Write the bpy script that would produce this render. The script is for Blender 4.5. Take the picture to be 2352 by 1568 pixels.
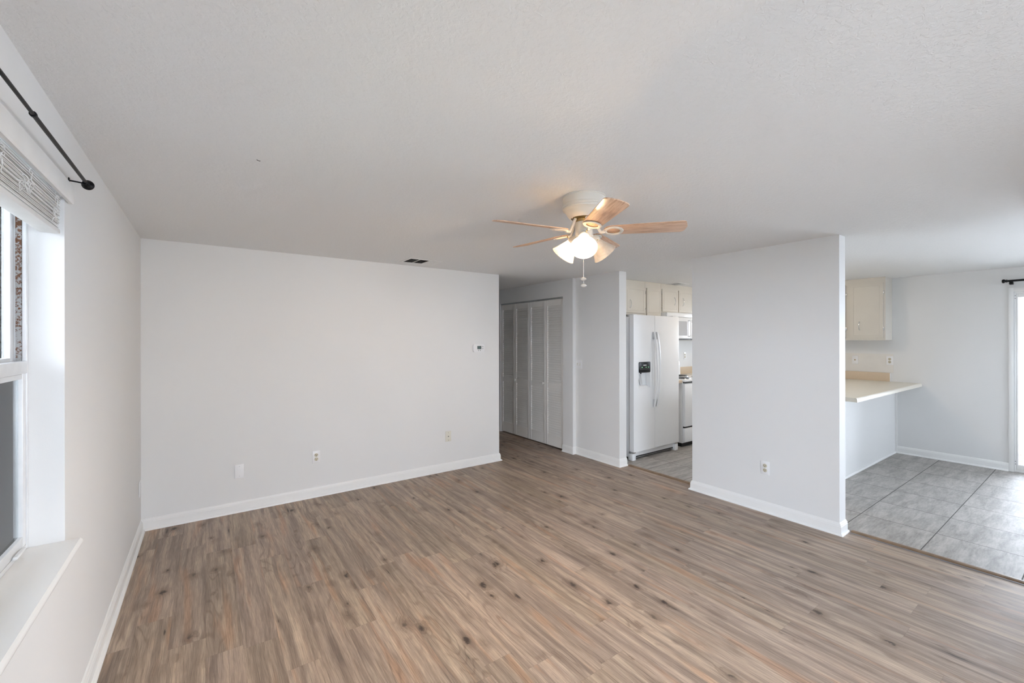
import bpy, bmesh, math, random
from mathutils import Vector, Matrix
random.seed(7)
for o in list(bpy.data.objects): bpy.data.objects.remove(o, do_unlink=True)
sc = bpy.context.scene
COL = sc.collection
PI = math.pi

# ------------------------------------------------------------------ camera
H = 2.28                       # ceiling height
EYE, YAW, ROLL = 1.4902, 0.6168, -0.0015
FPX, V0 = 987.4, 778.36
fw = Vector((math.sin(YAW), math.cos(YAW), 0)); rt = Vector((math.cos(YAW), -math.sin(YAW), 0)); up = Vector((0, 0, 1))
r2 = rt*math.cos(ROLL) + up*math.sin(ROLL); u2 = up*math.cos(ROLL) - rt*math.sin(ROLL)
cd = bpy.data.cameras.new('camera'); cam = bpy.data.objects.new('camera', cd); COL.objects.link(cam)
m = Matrix((r2, u2, -fw)).transposed().to_4x4(); m.translation = (0, 0, EYE); cam.matrix_world = m
cd.sensor_width = 36; cd.lens = FPX/2352*36; cd.shift_y = -(784-V0)/2352; cd.clip_start = 0.02
sc.camera = cam

# ------------------------------------------------------------------ sky, exposure
SKY = 7.0
EXPO = 1.72
w = bpy.data.worlds.new('world'); sc.world = w; w.use_nodes = True
nt = w.node_tree; bgn = nt.nodes['Background']
sky = nt.nodes.new('ShaderNodeTexSky'); sky.sky_type = 'HOSEK_WILKIE'; sky.turbidity = 6.0; sky.ground_albedo = 0.5
sky.sun_direction = Vector((-0.2, -0.5, 0.84)).normalized()
mx = nt.nodes.new('ShaderNodeMix'); mx.data_type = 'RGBA'; mx.inputs[0].default_value = 0.82
nt.links.new(sky.outputs[0], mx.inputs[6]); mx.inputs[7].default_value = (0.875, 0.925, 1.045, 1)
nt.links.new(mx.outputs[2], bgn.inputs[0]); bgn.inputs[1].default_value = SKY
sc.view_settings.view_transform = 'Standard'; sc.view_settings.look = 'None'
sc.view_settings.gamma = 1; sc.view_settings.use_curve_mapping = False; sc.view_settings.exposure = EXPO
sc.cycles.max_bounces = 8; sc.cycles.diffuse_bounces = 5; sc.cycles.glossy_bounces = 3; sc.cycles.transparent_max_bounces = 12
sc.cycles.use_adaptive_sampling = True; sc.cycles.adaptive_threshold = 0.05; sc.cycles.adaptive_min_samples = 20; sc.cycles.use_denoising = True
sc.cycles.sample_clamp_indirect = 8

def portal(name, loc, rot, sx, sy):
    l = bpy.data.lights.new(name, 'AREA'); l.shape = 'RECTANGLE'; l.size = sx; l.size_y = sy
    l.cycles.is_portal = True
    o = bpy.data.objects.new(name, l); o.location = loc; o.rotation_euler = rot; COL.objects.link(o)
R90 = PI/2
portal('sky_portal', (-0.60, 1.3, 1.42), (0, -R90, 0), 1.32, 1.82)
portal('sky_portal', (7.56, -0.2, 1.0), (0, R90, 0), 2.0, 1.86)
portal('sky_portal', (7.56, 3.25, 1.52), (0, R90, 0), 0.9, 1.0)
portal('sky_portal', (1.425, -2.06, 1.04), (R90, 0, 0), 1.75, 1.98)
portal('sky_portal', (6.575, -2.06, 1.535), (R90, 0, 0), 1.25, 0.87)

BULB = 560.0                   # emission of the two lit bulbs

# ------------------------------------------------------------------ materials
class NT:
    def __init__(s, name):
        s.m = bpy.data.materials.new(name); s.m.use_nodes = True; s.t = s.m.node_tree
        s.b = s.t.nodes['Principled BSDF']; s.out = s.t.nodes['Material Output']
    def n(s, typ, **kw):
        x = s.t.nodes.new('ShaderNode'+typ)
        for k, v in kw.items(): setattr(x, k, v)
        return x
    def set(s, sock, v):
        if isinstance(v, bpy.types.NodeSocket): s.t.links.new(v, sock)
        else: sock.default_value = v
    def math(s, op, a, b=0.0, c=0.0, clamp=False):
        x = s.n('Math', operation=op, use_clamp=clamp)
        for i, v in enumerate((a, b, c)): s.set(x.inputs[i], v)
        return x.outputs[0]
    def xyz(s, v):
        x = s.n('SeparateXYZ'); s.set(x.inputs[0], v); return x.outputs
    def comb(s, a, b, c=0.0):
        x = s.n('CombineXYZ')
        for i, v in enumerate((a, b, c)): s.set(x.inputs[i], v)
        return x.outputs[0]
    def pos(s): return s.n('NewGeometry').outputs['Position']
    def obj(s): return s.n('TexCoord').outputs['Object']
    def noise(s, v, scale=1.0, detail=2.0, rough=0.5, dist=0.0):
        x = s.n('TexNoise'); s.set(x.inputs['Vector'], v); x.inputs['Scale'].default_value = scale
        x.inputs['Detail'].default_value = detail; x.inputs['Roughness'].default_value = rough; x.inputs['Distortion'].default_value = dist
        return x.outputs[0]
    def white(s, v, out='Value'):
        x = s.n('TexWhiteNoise'); s.set(x.inputs['Vector'], v); return x.outputs[out]
    def rng(s, v, a, b, c=0.0, d=1.0):
        x = s.n('MapRange'); x.clamp = True; x.interpolation_type = 'SMOOTHSTEP'
        for i, q in enumerate((v, a, b, c, d)): s.set(x.inputs[i], q)
        return x.outputs[0]
    def mix(s, f, a, b, blend='MIX'):
        x = s.n('Mix', data_type='RGBA', blend_type=blend)
        s.set(x.inputs[0], f); s.set(x.inputs[6], c4(a)); s.set(x.inputs[7], c4(b)); return x.outputs[2]
    def bump(s, h, strength=0.3, dist=0.01):
        x = s.n('Bump'); s.set(x.inputs['Height'], h); x.inputs['Strength'].default_value = strength; x.inputs['Distance'].default_value = dist
        s.t.links.new(x.outputs[0], s.b.inputs['Normal'])
    def base(s, c, rough=0.5, spec=0.5, metal=0.0):
        s.set(s.b.inputs['Base Color'], c4(c)); s.set(s.b.inputs['Roughness'], rough)
        s.b.inputs['Specular IOR Level'].default_value = spec; s.b.inputs['Metallic'].default_value = metal
        return s.m
def c4(c): return c if isinstance(c, bpy.types.NodeSocket) else (c[0], c[1], c[2], 1.0) if len(c) == 3 else c
def srgb(r, g, b):
    f = lambda v: (v/255/12.92 if v/255 <= 0.04045 else ((v/255+0.055)/1.055)**2.4)
    return (f(r), f(g), f(b))

def plain(name, c, rough=0.5, spec=0.5, metal=0.0, var=0.03, scale=8.0, bump=0.0):
    k = NT(name); p = k.obj(); nz = k.noise(p, scale, 3.0)
    f = k.rng(nz, 0.3, 0.7, 1.0-var, 1.0)
    mul = k.n('Mix', data_type='RGBA', blend_type='MULTIPLY'); mul.inputs[0].default_value = 1.0
    mul.inputs[6].default_value = c4(c); k.set(mul.inputs[7], k.comb(f, f, f))
    if bump: k.bump(k.noise(p, scale*20, 2.0), bump, 0.002)
    return k.base(mul.outputs[2], rough, spec, metal)

def m_wall(name='wall_paint', c=(0.80, 0.80, 0.795)):
    k = NT(name); p = k.pos()
    h = k.noise(p, 220.0, 2.0); k.bump(h, 0.08, 0.0015)
    big = k.noise(p, 0.8, 2.0); f = k.rng(big, 0.3, 0.7, 0.975, 1.0)
    mul = k.mix(1.0, c, k.comb(f, f, f), 'MULTIPLY')
    return k.base(mul, 0.6, 0.3)
def m_ceiling():
    k = NT('ceiling_texture'); p = k.pos()
    warp = k.noise(p, 14.0, 2.0)
    a = k.noise(p, 62.0, 3.0, 0.6, 0.5); b = k.noise(p, 150.0, 2.0)
    h = k.math('ADD', k.rng(a, 0.42, 0.62), k.math('MULTIPLY', b, 0.35))
    h = k.math('ADD', h, k.math('MULTIPLY', warp, 0.3))
    k.bump(h, 0.30, 0.0032)
    return k.base((0.845, 0.845, 0.84), 0.75, 0.2)
def m_wood():
    k = NT('vinyl_plank'); p = k.pos(); x, y, z = k.xyz(p)
    W, L = 0.148, 1.2
    A, S_, MU = (lambda a, b: k.math('ADD', a, b)), (lambda a, b: k.math('SUBTRACT', a, b)), (lambda a, b: k.math('MULTIPLY', a, b))
    xs = k.math('DIVIDE', A(x, 0.007), W); ix = k.math('FLOOR', xs); fx = k.math('FRACT', xs)
    off = k.white(k.comb(ix, 3.7))
    ys = A(k.math('DIVIDE', y, L), MU(off, 7.31)); iy = k.math('FLOOR', ys); fy = k.math('FRACT', ys)
    rc = k.n('TexWhiteNoise'); k.set(rc.inputs['Vector'], k.comb(ix, iy, 1.3)); ra, rb, rv = k.xyz(rc.outputs['Color'])
    px = A(x, MU(ra, 37.0)); py = A(y, MU(rb, 53.0))
    N = lambda fx_, fy_, z_=0.0, d=2.0, r=0.55, gx_=None: k.noise(k.comb(MU(gx_ if gx_ else px, fx_), MU(py, fy_), z_), 1.0, d, r)
    # knots: scattered points, each with a ragged dark core, a halo and a crack running along the grain
    kn = N(38.0, 24.0, 0.7, 3.0, 0.65)
    jig = MU(S_(kn, 0.5), 0.36)
    vor = k.n('TexVoronoi', feature='F1'); vor.inputs['Scale'].default_value = 1.0; vor.inputs['Randomness'].default_value = 1.0
    k.set(vor.inputs['Vector'], k.comb(A(MU(px, 8.4), jig), A(MU(py, 4.8), jig)))
    kd = vor.outputs['Distance']; kc = k.xyz(vor.outputs['Color'])
    ksel = k.rng(kc[0], 0.30, 0.32); ksz = A(0.60, MU(kc[1], 1.0)); kdn = k.math('DIVIDE', kd, ksz)
    kcore = MU(k.rng(kdn, 0.035, 0.125, 1.0, 0.0), ksel); khalo = MU(k.rng(kdn, 0.05, 0.36, 1.0, 0.0), ksel)
    # grain lines wander and bend round the knots
    wob = N(4.0, 1.8, 3.1, 2.0)
    gx = A(px, A(MU(S_(wob, 0.5), 0.032), MU(khalo, 0.006)))
    fine = N(300.0, 9.0, 0.0, 2.0, 0.65, gx); mid = N(130.0, 2.2, 2.0, 3.0, 0.65, gx); wide = N(26.0, 0.9, 5.0, 4.0, 0.6, gx)
    speck = N(420.0, 120.0, 8.0, 1.0)
    n1 = A(N(7.0, 0.9, 7.7, 1.5, 0.5, gx), MU(khalo, 0.10))
    ring = k.rng(k.math('ABSOLUTE', S_(k.math('FRACT', MU(n1, 15.0)), 0.5)), 0.30, 0.48)
    ringm = k.rng(N(5.0, 1.2, 11.0), 0.47, 0.62)
    cr = N(8.5, 0.75, 14.0, 2.5, 0.6, gx)
    v2 = k.n('TexVoronoi', feature='F1'); v2.inputs['Scale'].default_value = 1.0; v2.inputs['Randomness'].default_value = 1.0
    k.set(v2.inputs['Vector'], k.comb(A(MU(gx, 11.5), A(MU(S_(kn, 0.5), 0.10), MU(cr, 0.9))), A(MU(py, 1.35), 3.3))); d2 = v2.outputs['Distance']; c2 = k.xyz(v2.outputs['Color'])
    s2 = k.rng(c2[0], 0.30, 0.32); dn2 = k.math('DIVIDE', d2, A(0.4, MU(c2[1], 0.8)))
    crack = MU(k.rng(dn2, 0.035, 0.10, 1.0, 0.0), s2); smear = MU(k.rng(dn2, 0.04, 0.36, 1.0, 0.0), s2)
    og = N(16.0, 1.4, 9.1, 2.0, 0.5, gx); pale = N(20.0, 1.6, 25.0, 2.0, 0.5, gx)
    col = k.mix(k.rng(wide, 0.30, 0.70), srgb(140, 124, 112), srgb(184, 164, 146))
    col = k.mix(MU(k.rng(og, 0.55, 0.72), 0.50), col, srgb(186, 146, 116))
    col = k.mix(MU(k.rng(pale, 0.55, 0.72), 0.45), col, srgb(206, 188, 168))
    col = k.mix(MU(MU(ring, ringm), 0.45), col, srgb(118, 100, 88))
    gv = A(MU(k.rng(fine, 0.33, 0.67), 0.50), A(MU(k.rng(mid, 0.32, 0.68), 0.38), MU(k.rng(speck, 0.2, 0.8), 0.12)))
    gm = A(0.64, MU(gv, 0.66)); col = k.mix(1.0, col, k.comb(gm, gm, gm), 'MULTIPLY')
    dl = MU(k.rng(mid, 0.58, 0.70), 0.34); col = k.mix(dl, col, srgb(92, 78, 70))
    pv = A(0.90, MU(rv, 0.19)); col = k.mix(1.0, col, k.comb(pv, pv, A(pv, MU(S_(rb, 0.5), 0.05))), 'MULTIPLY')
    col = k.mix(MU(smear, 0.52), col, srgb(96, 83, 76))
    col = k.mix(MU(crack, 0.80), col, srgb(54, 45, 41))
    col = k.mix(MU(khalo, 0.52), col, srgb(100, 82, 70))
    col = k.mix(MU(kcore, 0.88), col, srgb(56, 46, 41))
    ex = MU(k.math('MINIMUM', fx, S_(1.0, fx)), W); ey = MU(k.math('MINIMUM', fy, S_(1.0, fy)), L)
    seam = k.rng(k.math('MINIMUM', ex, ey), 0.0003, 0.0013, 1.0, 0.0)
    col = k.mix(MU(seam, 0.26), col, srgb(84, 71, 62))
    k.bump(S_(MU(gv, 0.4), seam), 0.15, 0.001)
    return k.base(col, A(0.40, MU(gv, 0.14)), 0.38)
def m_tile():
    k = NT('stone_tile'); p = k.pos(); x, y, z = k.xyz(p)
    TX, TY = 0.4845, 0.462
    xs = k.math('DIVIDE', k.math('SUBTRACT', x, 4.545), TX); ys = k.math('DIVIDE', k.math('SUBTRACT', y, 0.807), TY)
    fx = k.math('FRACT', xs); fy = k.math('FRACT', ys)
    rc = k.n('TexWhiteNoise'); k.set(rc.inputs['Vector'], k.comb(k.math('FLOOR', xs), k.math('FLOOR', ys), 2.0))
    a, b, c = k.xyz(rc.outputs['Color'])
    px = k.math('ADD', x, k.math('MULTIPLY', a, 21.0)); py = k.math('ADD', y, k.math('MULTIPLY', b, 17.0))
    n1 = k.noise(k.comb(k.math('MULTIPLY', px, 3.0), k.math('MULTIPLY', py, 15.0)), 1.0, 6.0, 0.66, 0.5)
    n2 = k.noise(k.comb(k.math('MULTIPLY', px, 16.0), k.math('MULTIPLY', py, 80.0)), 1.0, 4.0, 0.65)
    f = k.math('ADD', k.math('MULTIPLY', k.rng(n1, 0.3, 0.7), 0.65), k.math('MULTIPLY', k.rng(n2, 0.3, 0.7), 0.35))
    col = k.mix(f, srgb(136, 132, 127), srgb(188, 184, 179))
    pv = k.math('ADD', 0.955, k.math('MULTIPLY', c, 0.07)); col = k.mix(1.0, col, k.comb(pv, pv, pv), 'MULTIPLY')
    ex = k.math('MULTIPLY', k.math('MINIMUM', fx, k.math('SUBTRACT', 1.0, fx)), TX)
    ey = k.math('MULTIPLY', k.math('MINIMUM', fy, k.math('SUBTRACT', 1.0, fy)), TY)
    g = k.rng(k.math('MINIMUM', ex, ey), 0.0018, 0.0040, 1.0, 0.0)
    col = k.mix(g, col, srgb(92, 89, 86))
    k.bump(k.math('SUBTRACT', k.math('MULTIPLY', n2, 0.15), g), 0.25, 0.002)
    return k.base(col, k.math('ADD', 0.48, k.math('MULTIPLY', g, 0.4)), 0.30)
def m_blade():
    k = NT('whitewashed_oak'); x, y, z = k.xyz(k.obj())
    g = k.noise(k.comb(k.math('MULTIPLY', x, 7.0), k.math('MULTIPLY', y, 90.0), k.math('MULTIPLY', z, 20.0)), 1.0, 4.0, 0.6)
    c = k.mix(k.rng(g, 0.30, 0.66), srgb(188, 148, 120), srgb(224, 192, 166))
    return k.base(c, 0.4, 0.4)
def m_glass():
    k = NT('window_glass'); t = k.t
    tr = k.n('BsdfTransparent'); gl = k.n('BsdfGlossy'); gl.inputs['Roughness'].default_value = 0.02
    tr.inputs[0].default_value = (0.95, 0.97, 0.97, 1)
    fr = k.n('Fresnel'); fr.inputs[0].default_value = 1.45; ms = k.n('MixShader')
    t.links.new(fr.outputs[0], ms.inputs[0]); t.links.new(tr.outputs[0], ms.inputs[1]); t.links.new(gl.outputs[0], ms.inputs[2])
    t.links.new(ms.outputs[0], k.out.inputs[0]); return k.m
def m_shade():
    k = NT('frosted_glass_shade'); t = k.t
    nz = k.noise(k.obj(), 16.0, 3.0, 0.6, 1.2); c = k.mix(k.rng(nz, 0.35, 0.7), (0.93, 0.88, 0.80), (0.84, 0.76, 0.66))
    d = k.n('BsdfDiffuse'); tl = k.n('BsdfTranslucent'); gl = k.n('BsdfGlossy'); gl.inputs['Roughness'].default_value = 0.12
    k.set(d.inputs[0], c); k.set(tl.inputs[0], c)
    a = k.n('MixShader'); a.inputs[0].default_value = 0.45; b = k.n('MixShader'); b.inputs[0].default_value = 0.05
    t.links.new(d.outputs[0], a.inputs[1]); t.links.new(tl.outputs[0], a.inputs[2])
    t.links.new(a.outputs[0], b.inputs[1]); t.links.new(gl.outputs[0], b.inputs[2]); t.links.new(b.outputs[0], k.out.inputs[0]); return k.m
def m_emit(name, c, s):
    k = NT(name); k.base((0.8, 0.8, 0.8)); k.b.inputs['Emission Color'].default_value = c4(c); k.b.inputs['Emission Strength'].default_value = s; return k.m
def m_stucco():
    k = NT('white_stucco'); p = k.pos(); a = k.noise(p, 9.0, 5.0, 0.65, 0.8)
    k.bump(k.rng(a, 0.4, 0.65), 0.7, 0.03)
    return k.base(k.mix(k.rng(k.noise(p, 5.0, 4.0, 0.6), 0.62, 0.8), (0.78, 0.79, 0.78), (0.45, 0.47, 0.46)), 0.9, 0.2)
def m_mulch():
    k = NT('mulch_ground'); p = k.pos()
    v = k.n('TexVoronoi', feature='F1'); v.inputs['Scale'].default_value = 28.0; k.set(v.inputs['Vector'], p)
    r = k.xyz(v.outputs['Color'])[0]; c = k.mix(r, (0.10, 0.065, 0.04), (0.42, 0.34, 0.26))
    k.bump(v.outputs['Distance'], 0.8, 0.03); return k.base(c, 0.9, 0.2)
def m_rust():
    k = NT('rusted_track'); p = k.pos(); a = k.noise(p, 130.0, 4.0, 0.7); zz = k.xyz(p)[2]
    f = k.rng(k.math('ADD', a, k.math('MULTIPLY', k.math('SUBTRACT', zz, 1.62), 0.25)), 0.46, 0.58)
    return k.base(k.mix(f, (0.42, 0.42, 0.42), (0.16, 0.075, 0.04)), 0.6, 0.3)
def m_screen_tint():
    k = NT('insect_screen'); t = k.t; tr = k.n('BsdfTransparent'); d = k.n('BsdfDiffuse'); d.inputs[0].default_value = (0.42, 0.56, 0.66, 1)
    ms = k.n('MixShader'); ms.inputs[0].default_value = 0.55
    t.links.new(tr.outputs[0], ms.inputs[1]); t.links.new(d.outputs[0], ms.inputs[2]); t.links.new(ms.outputs[0], k.out.inputs[0]); return k.m

M = dict(
    wall=m_wall(), ceiling=m_ceiling(), wood=m_wood(), tile=m_tile(), glass=m_glass(), shade=m_shade(), stucco=m_stucco(), mulch=m_mulch(),
    trim=plain('white_trim_paint', (0.87, 0.87, 0.86), 0.35, 0.5, 0, 0.02, 3.0),
    louver=plain('louver_paint', (0.87, 0.85, 0.815), 0.42, 0.45, 0, 0.03, 3.0),
    cabinet=plain('cabinet_paint', srgb(219, 214, 204), 0.4, 0.5, 0, 0.03, 4.0),
    counter=plain('counter_laminate', srgb(226, 220, 206), 0.32, 0.5, 0, 0.03, 60.0),
    splash=plain('backsplash_laminate', srgb(214, 194, 168), 0.35, 0.5, 0, 0.03, 60.0),
    fridge=plain('appliance_white', (0.86, 0.87, 0.88), 0.22, 0.5, 0, 0.01, 2.0),
    fridge_grey=plain('appliance_grey', (0.62, 0.63, 0.64), 0.35, 0.5, 0, 0.02, 3.0),
    black=plain('black_metal', (0.007, 0.007, 0.008), 0.42, 0.3, 0, 0.2, 30.0),
    dark=plain('dark_plastic', (0.02, 0.022, 0.025), 0.3, 0.5, 0, 0.2, 20.0),
    chrome=plain('chrome', (0.78, 0.79, 0.80), 0.15, 0.5, 1.0, 0.03, 10.0),
    brass=plain('antique_brass', (0.45, 0.33, 0.15), 0.3, 0.5, 1.0, 0.2, 60.0),
    alum=plain('window_aluminium', (0.80, 0.81, 0.82), 0.35, 0.5, 0.15, 0.06, 14.0),
    track=plain('grey_track', (0.50, 0.52, 0.53), 0.4, 0.5, 0.4, 0.1, 14.0),
    rust=m_rust(), screen=m_screen_tint(),
    blind=plain('blind_vinyl', (0.84, 0.84, 0.83), 0.4, 0.5, 0, 0.04, 14.0),
    cord=plain('white_cord', (0.85, 0.85, 0.84), 0.6),
    fan=plain('fan_enamel', (0.70, 0.665, 0.60), 0.3, 0.5, 0, 0.02, 6.0),
    blade=m_blade(),
    plate=plain('white_plate', (0.86, 0.86, 0.87), 0.35, 0.5, 0, 0.01, 9.0),
    ivory=plain('ivory_plastic', (0.78, 0.75, 0.66), 0.35, 0.5, 0, 0.02, 9.0),
    almond=plain('almond_receptacle', (0.62, 0.57, 0.44), 0.35, 0.5, 0, 0.02, 9.0),
    slot=plain('socket_slot', (0.03, 0.025, 0.02), 0.6),
    grey=plain('grey_button', (0.16, 0.16, 0.15), 0.5),
    lcd=plain('lcd_screen', (0.10, 0.15, 0.145), 0.2),
    oak_strip=plain('oak_threshold', srgb(142, 118, 94), 0.4, 0.4, 0, 0.25, 22.0),
    strip_metal=plain('floor_strip_metal', (0.36, 0.38, 0.42), 0.35, 0.5, 0.7, 0.1, 10.0),
    bulb=m_emit('lit_bulb', (1.0, 0.74, 0.46), BULB),
    bulb_off=plain('unlit_bulb', (0.85, 0.82, 0.75), 0.25),
    lawn=plain('lawn_grass', (0.22, 0.22, 0.17), 0.9, 0.1, 0, 0.4, 12.0, 0.5),
    blocker=plain('grey_blocker_boards', (0.30, 0.29, 0.27), 0.8, 0.2, 0, 0.2, 6.0),
    reflector=plain('pale_reflector_ground', (0.62, 0.62, 0.61), 0.9, 0.2, 0, 0.08, 3.0, 0.3),
    dome=m_emit('lit_dome', (1.0, 0.82, 0.62), 12.0),
    panel=plain('cream_panel_paint', (0.80, 0.775, 0.735), 0.45, 0.4),
    led=m_emit('green_indicator', (0.1, 1.0, 0.25), 0.6),
    mark=plain('pale_print', (0.75, 0.75, 0.75), 0.4),
)

# ------------------------------------------------------------------ mesh helpers
class MB:
    def __init__(s): s.bm = bmesh.new()
    def box(s, x0, x1, y0, y1, z0, z1, bev=0.0, seg=2):
        r = bmesh.ops.create_cube(s.bm, size=1.0); vs = r['verts']
        for v in vs: v.co = Vector(((x0+x1)/2+v.co.x*(x1-x0), (y0+y1)/2+v.co.y*(y1-y0), (z0+z1)/2+v.co.z*(z1-z0)))
        if bev:
            es = list({e for v in vs for e in v.link_edges})
            bmesh.ops.bevel(s.bm, geom=es, offset=bev, segments=seg, affect='EDGES', profile=0.5)
        return s
    def lathe(s, prof, c=(0, 0, 0), axis=(0, 0, 1), n=32, caps=True):
        a = Vector(axis).normalized(); q = Vector((0, 0, 1)).rotation_difference(a); c = Vector(c); rings = []
        for r, h in prof:
            rings.append([s.bm.verts.new(c + q @ Vector((r*math.cos(2*PI*i/n), r*math.sin(2*PI*i/n), h))) for i in range(n)])
        for A, B in zip(rings, rings[1:]):
            for i in range(n): s.bm.faces.new((A[i], A[(i+1) % n], B[(i+1) % n], B[i]))
        if caps:
            for R in (rings[0], rings[-1]): s.bm.faces.new(R)
        return s
    def tube(s, pts, r, n=10, caps=True):
        pts = [Vector(p) for p in pts]; rings = []; prev = None
        rs = r if isinstance(r, (list, tuple)) else [r]*len(pts)
        for i, p in enumerate(pts):
            d = (pts[min(i+1, len(pts)-1)] - pts[max(i-1, 0)])
            d = d.normalized() if d.length > 1e-9 else Vector((0, 0, 1))
            if prev is None:
                t = Vector((0, 0, 1)) if abs(d.z) < 0.9 else Vector((1, 0, 0)); e1 = d.cross(t).normalized()
            else:
                e1 = (prev - d*prev.dot(d)); e1 = e1.normalized() if e1.length > 1e-6 else d.orthogonal().normalized()
            prev = e1; e2 = d.cross(e1)
            rings.append([s.bm.verts.new(p + (e1*math.cos(2*PI*k/n) + e2*math.sin(2*PI*k/n))*rs[i]) for k in range(n)])
        for A, B in zip(rings, rings[1:]):
            for k in range(n): s.bm.faces.new((A[k], A[(k+1) % n], B[(k+1) % n], B[k]))
        if caps: s.bm.faces.new(rings[0]); s.bm.faces.new(rings[-1])
        return s
    def prism(s, poly, origin, ex, ey, ez, depth, bev=0.0):
        o, ex, ey, ez = map(Vector, (origin, ex, ey, ez))
        A = [s.bm.verts.new(o + ex*p[0] + ey*p[1]) for p in poly]; B = [s.bm.verts.new(o + ex*p[0] + ey*p[1] + ez*depth) for p in poly]
        n = len(poly); fs = [s.bm.faces.new(A), s.bm.faces.new(B)]
        for i in range(n): fs.append(s.bm.faces.new((A[i], A[(i+1) % n], B[(i+1) % n], B[i])))
        if bev:
            es = [e for f in fs[:2] for e in f.edges]
            bmesh.ops.bevel(s.bm, geom=es, offset=bev, segments=2, affect='EDGES', profile=0.5)
        return s
    def sweep(s, path, prof, side):
        """profile of (distance from the wall, height) along a floor polyline, mitred; side +1 = to the left of travel"""
        P = [Vector((p[0], p[1])) for p in path]; nv = lambda d: Vector((-d.y, d.x))*side; cols = []
        for i, p in enumerate(P):
            d0 = (P[i]-P[i-1]).normalized() if i else None; d1 = (P[i+1]-P[i]).normalized() if i+1 < len(P) else None
            if d0 is None: mv = nv(d1)
            elif d1 is None: mv = nv(d0)
            else:
                n0, n1 = nv(d0), nv(d1); mv = (n0+n1); mv = mv/ max(1e-6, mv.dot(n0))
            cols.append([s.bm.verts.new((p.x+mv.x*d, p.y+mv.y*d, h)) for d, h in prof])
        k = len(prof)
        for A, B in zip(cols, cols[1:]):
            for j in range(k): s.bm.faces.new((A[j], A[(j+1) % k], B[(j+1) % k], B[j]))
        s.bm.faces.new(cols[0]); s.bm.faces.new(cols[-1]); return s
    def ell(s, c, rx, ry, rz, n=16):
        r = bmesh.ops.create_uvsphere(s.bm, u_segments=n, v_segments=n//2+2, radius=1.0)
        for v in r['verts']: v.co = Vector((c[0]+v.co.x*rx, c[1]+v.co.y*ry, c[2]+v.co.z*rz))
        return s
    def build(s, name, mat, parent=None, smooth=True, loc=None):
        bmesh.ops.recalc_face_normals(s.bm, faces=s.bm.faces)
        me = bpy.data.meshes.new(name); s.bm.to_mesh(me); s.bm.free()
        for mm in (mat if isinstance(mat, (list, tuple)) else [mat]): me.materials.append(mm)
        if smooth:
            for p in me.polygons: p.use_smooth = True
            try: me.set_sharp_from_angle(angle=math.radians(35))
            except Exception: pass
        o = bpy.data.objects.new(name, me); COL.objects.link(o)
        if parent: o.parent = parent
        if loc: o.location = loc
        return o
def box(*a, **k): return MB().box(*a, **k)
def tag(o, label, cat, group=None, kind=None):
    o['label'] = label; o['category'] = cat
    if group: o['group'] = group
    if kind: o['kind'] = kind
    return o
def thing(name, label, cat, loc=(0, 0, 0), rz=0.0, group=None, kind=None):
    o = bpy.data.objects.new(name, None); COL.objects.link(o); o.empty_display_size = 0.1
    o.location = loc; o.rotation_euler = (0, 0, rz); return tag(o, label, cat, group, kind)
def struct(o, label, cat): return tag(o, label, cat, None, 'structure')
def wall(name, label, boxes, mat=None):
    b = MB()
    for q in boxes: b.box(*q)
    return struct(b.build(name, mat or M['wall'], smooth=False), label, 'wall')

# ------------------------------------------------------------------ key planes (metres)
XL, YA, XP, XR = -0.422, 4.403, 3.915, 7.344        # left wall, far wall, partition plane, dining wall
YF = -1.95                                          # wall behind the camera
XPB = 4.036                                         # kitchen side of the partition
YK = 4.08                                           # kitchen back wall
T = 0.12

# ------------------------------------------------------------------ shell
fl = box(XL-0.2, 4.056, YF-T, 6.4, -0.12, 0.0).box(4.056, 4.75, 4.2005, 6.4, -0.12, 0.0).build('floor', M['wood'], smooth=False); struct(fl, 'grey-brown wood plank floor with dark knots', 'floor')
ft = box(4.056, XR+0.2, YF-T, YK+T, -0.12, 0.0).build('floor_tiled', M['tile'], smooth=False); struct(ft, 'grey stone tile floor of the kitchen and dining area', 'floor')
VENTS = [(1.60, 1.955, 3.97, 4.235), (5.40, 5.66, 3.57, 3.80)]
def slab_with_holes(x0, x1, y0, y1, z0, z1, holes):
    b = MB(); ex = sorted({x0, x1, *[q for h in holes for q in h[:2]]}); 
    for a, c in zip(ex, ex[1:]):
        hs = sorted([h for h in holes if h[0] <= a and h[1] >= c], key=lambda h: h[2]); y = y0
        for h in hs: b.box(a, c, y, h[2], z0, z1); y = h[3]
        b.box(a, c, y, y1, z0, z1)
    return b
ce = slab_with_holes(XL-0.2, XR+0.2, YF-T, 6.4, H, H+0.1, [(a+0.02, b-0.02, c+0.02, d-0.02) for a, b, c, d in VENTS]).build('ceiling', M['ceiling'], smooth=False); struct(ce, 'white textured ceiling', 'ceiling')

WY0, WY1, WZ0, WZ1 = 0.40, 2.212, 0.735, 2.075       # left window opening
wall('wall_left', 'left wall with the window recess', [(XL-0.14, XL, YF, WY0, 0, H), (XL-0.14, XL, WY1, YA, 0, H), (XL-0.14, XL, WY0, WY1, 0, WZ0), (XL-0.14, XL, WY0, WY1, WZ1, H)])
wall('wall_back', 'wide blank far wall that ends at the hallway', [(XL-0.2, 2.926, YA, YA+T, 0, H)])
wall('wall_hall', 'hallway wall behind the far wall', [(XL-0.2, 4.7, 6.25, 6.25+T, 0, H), (XL-0.2, XL-0.08, YA+T, 6.25, 0, H)])
wall('wall_partition', 'free-standing white partition between living room and kitchen', [(XP, XPB, 1.225, 2.439, 0, H)])
wall('wall_switch', 'short white wall beside the refrigerator with the light switches', [(XP, XPB+0.001, 3.361, 4.09, 0, H)])
CY0, CY1, CZ1 = 4.28, 5.775, 2.055
XC = 3.865
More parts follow.
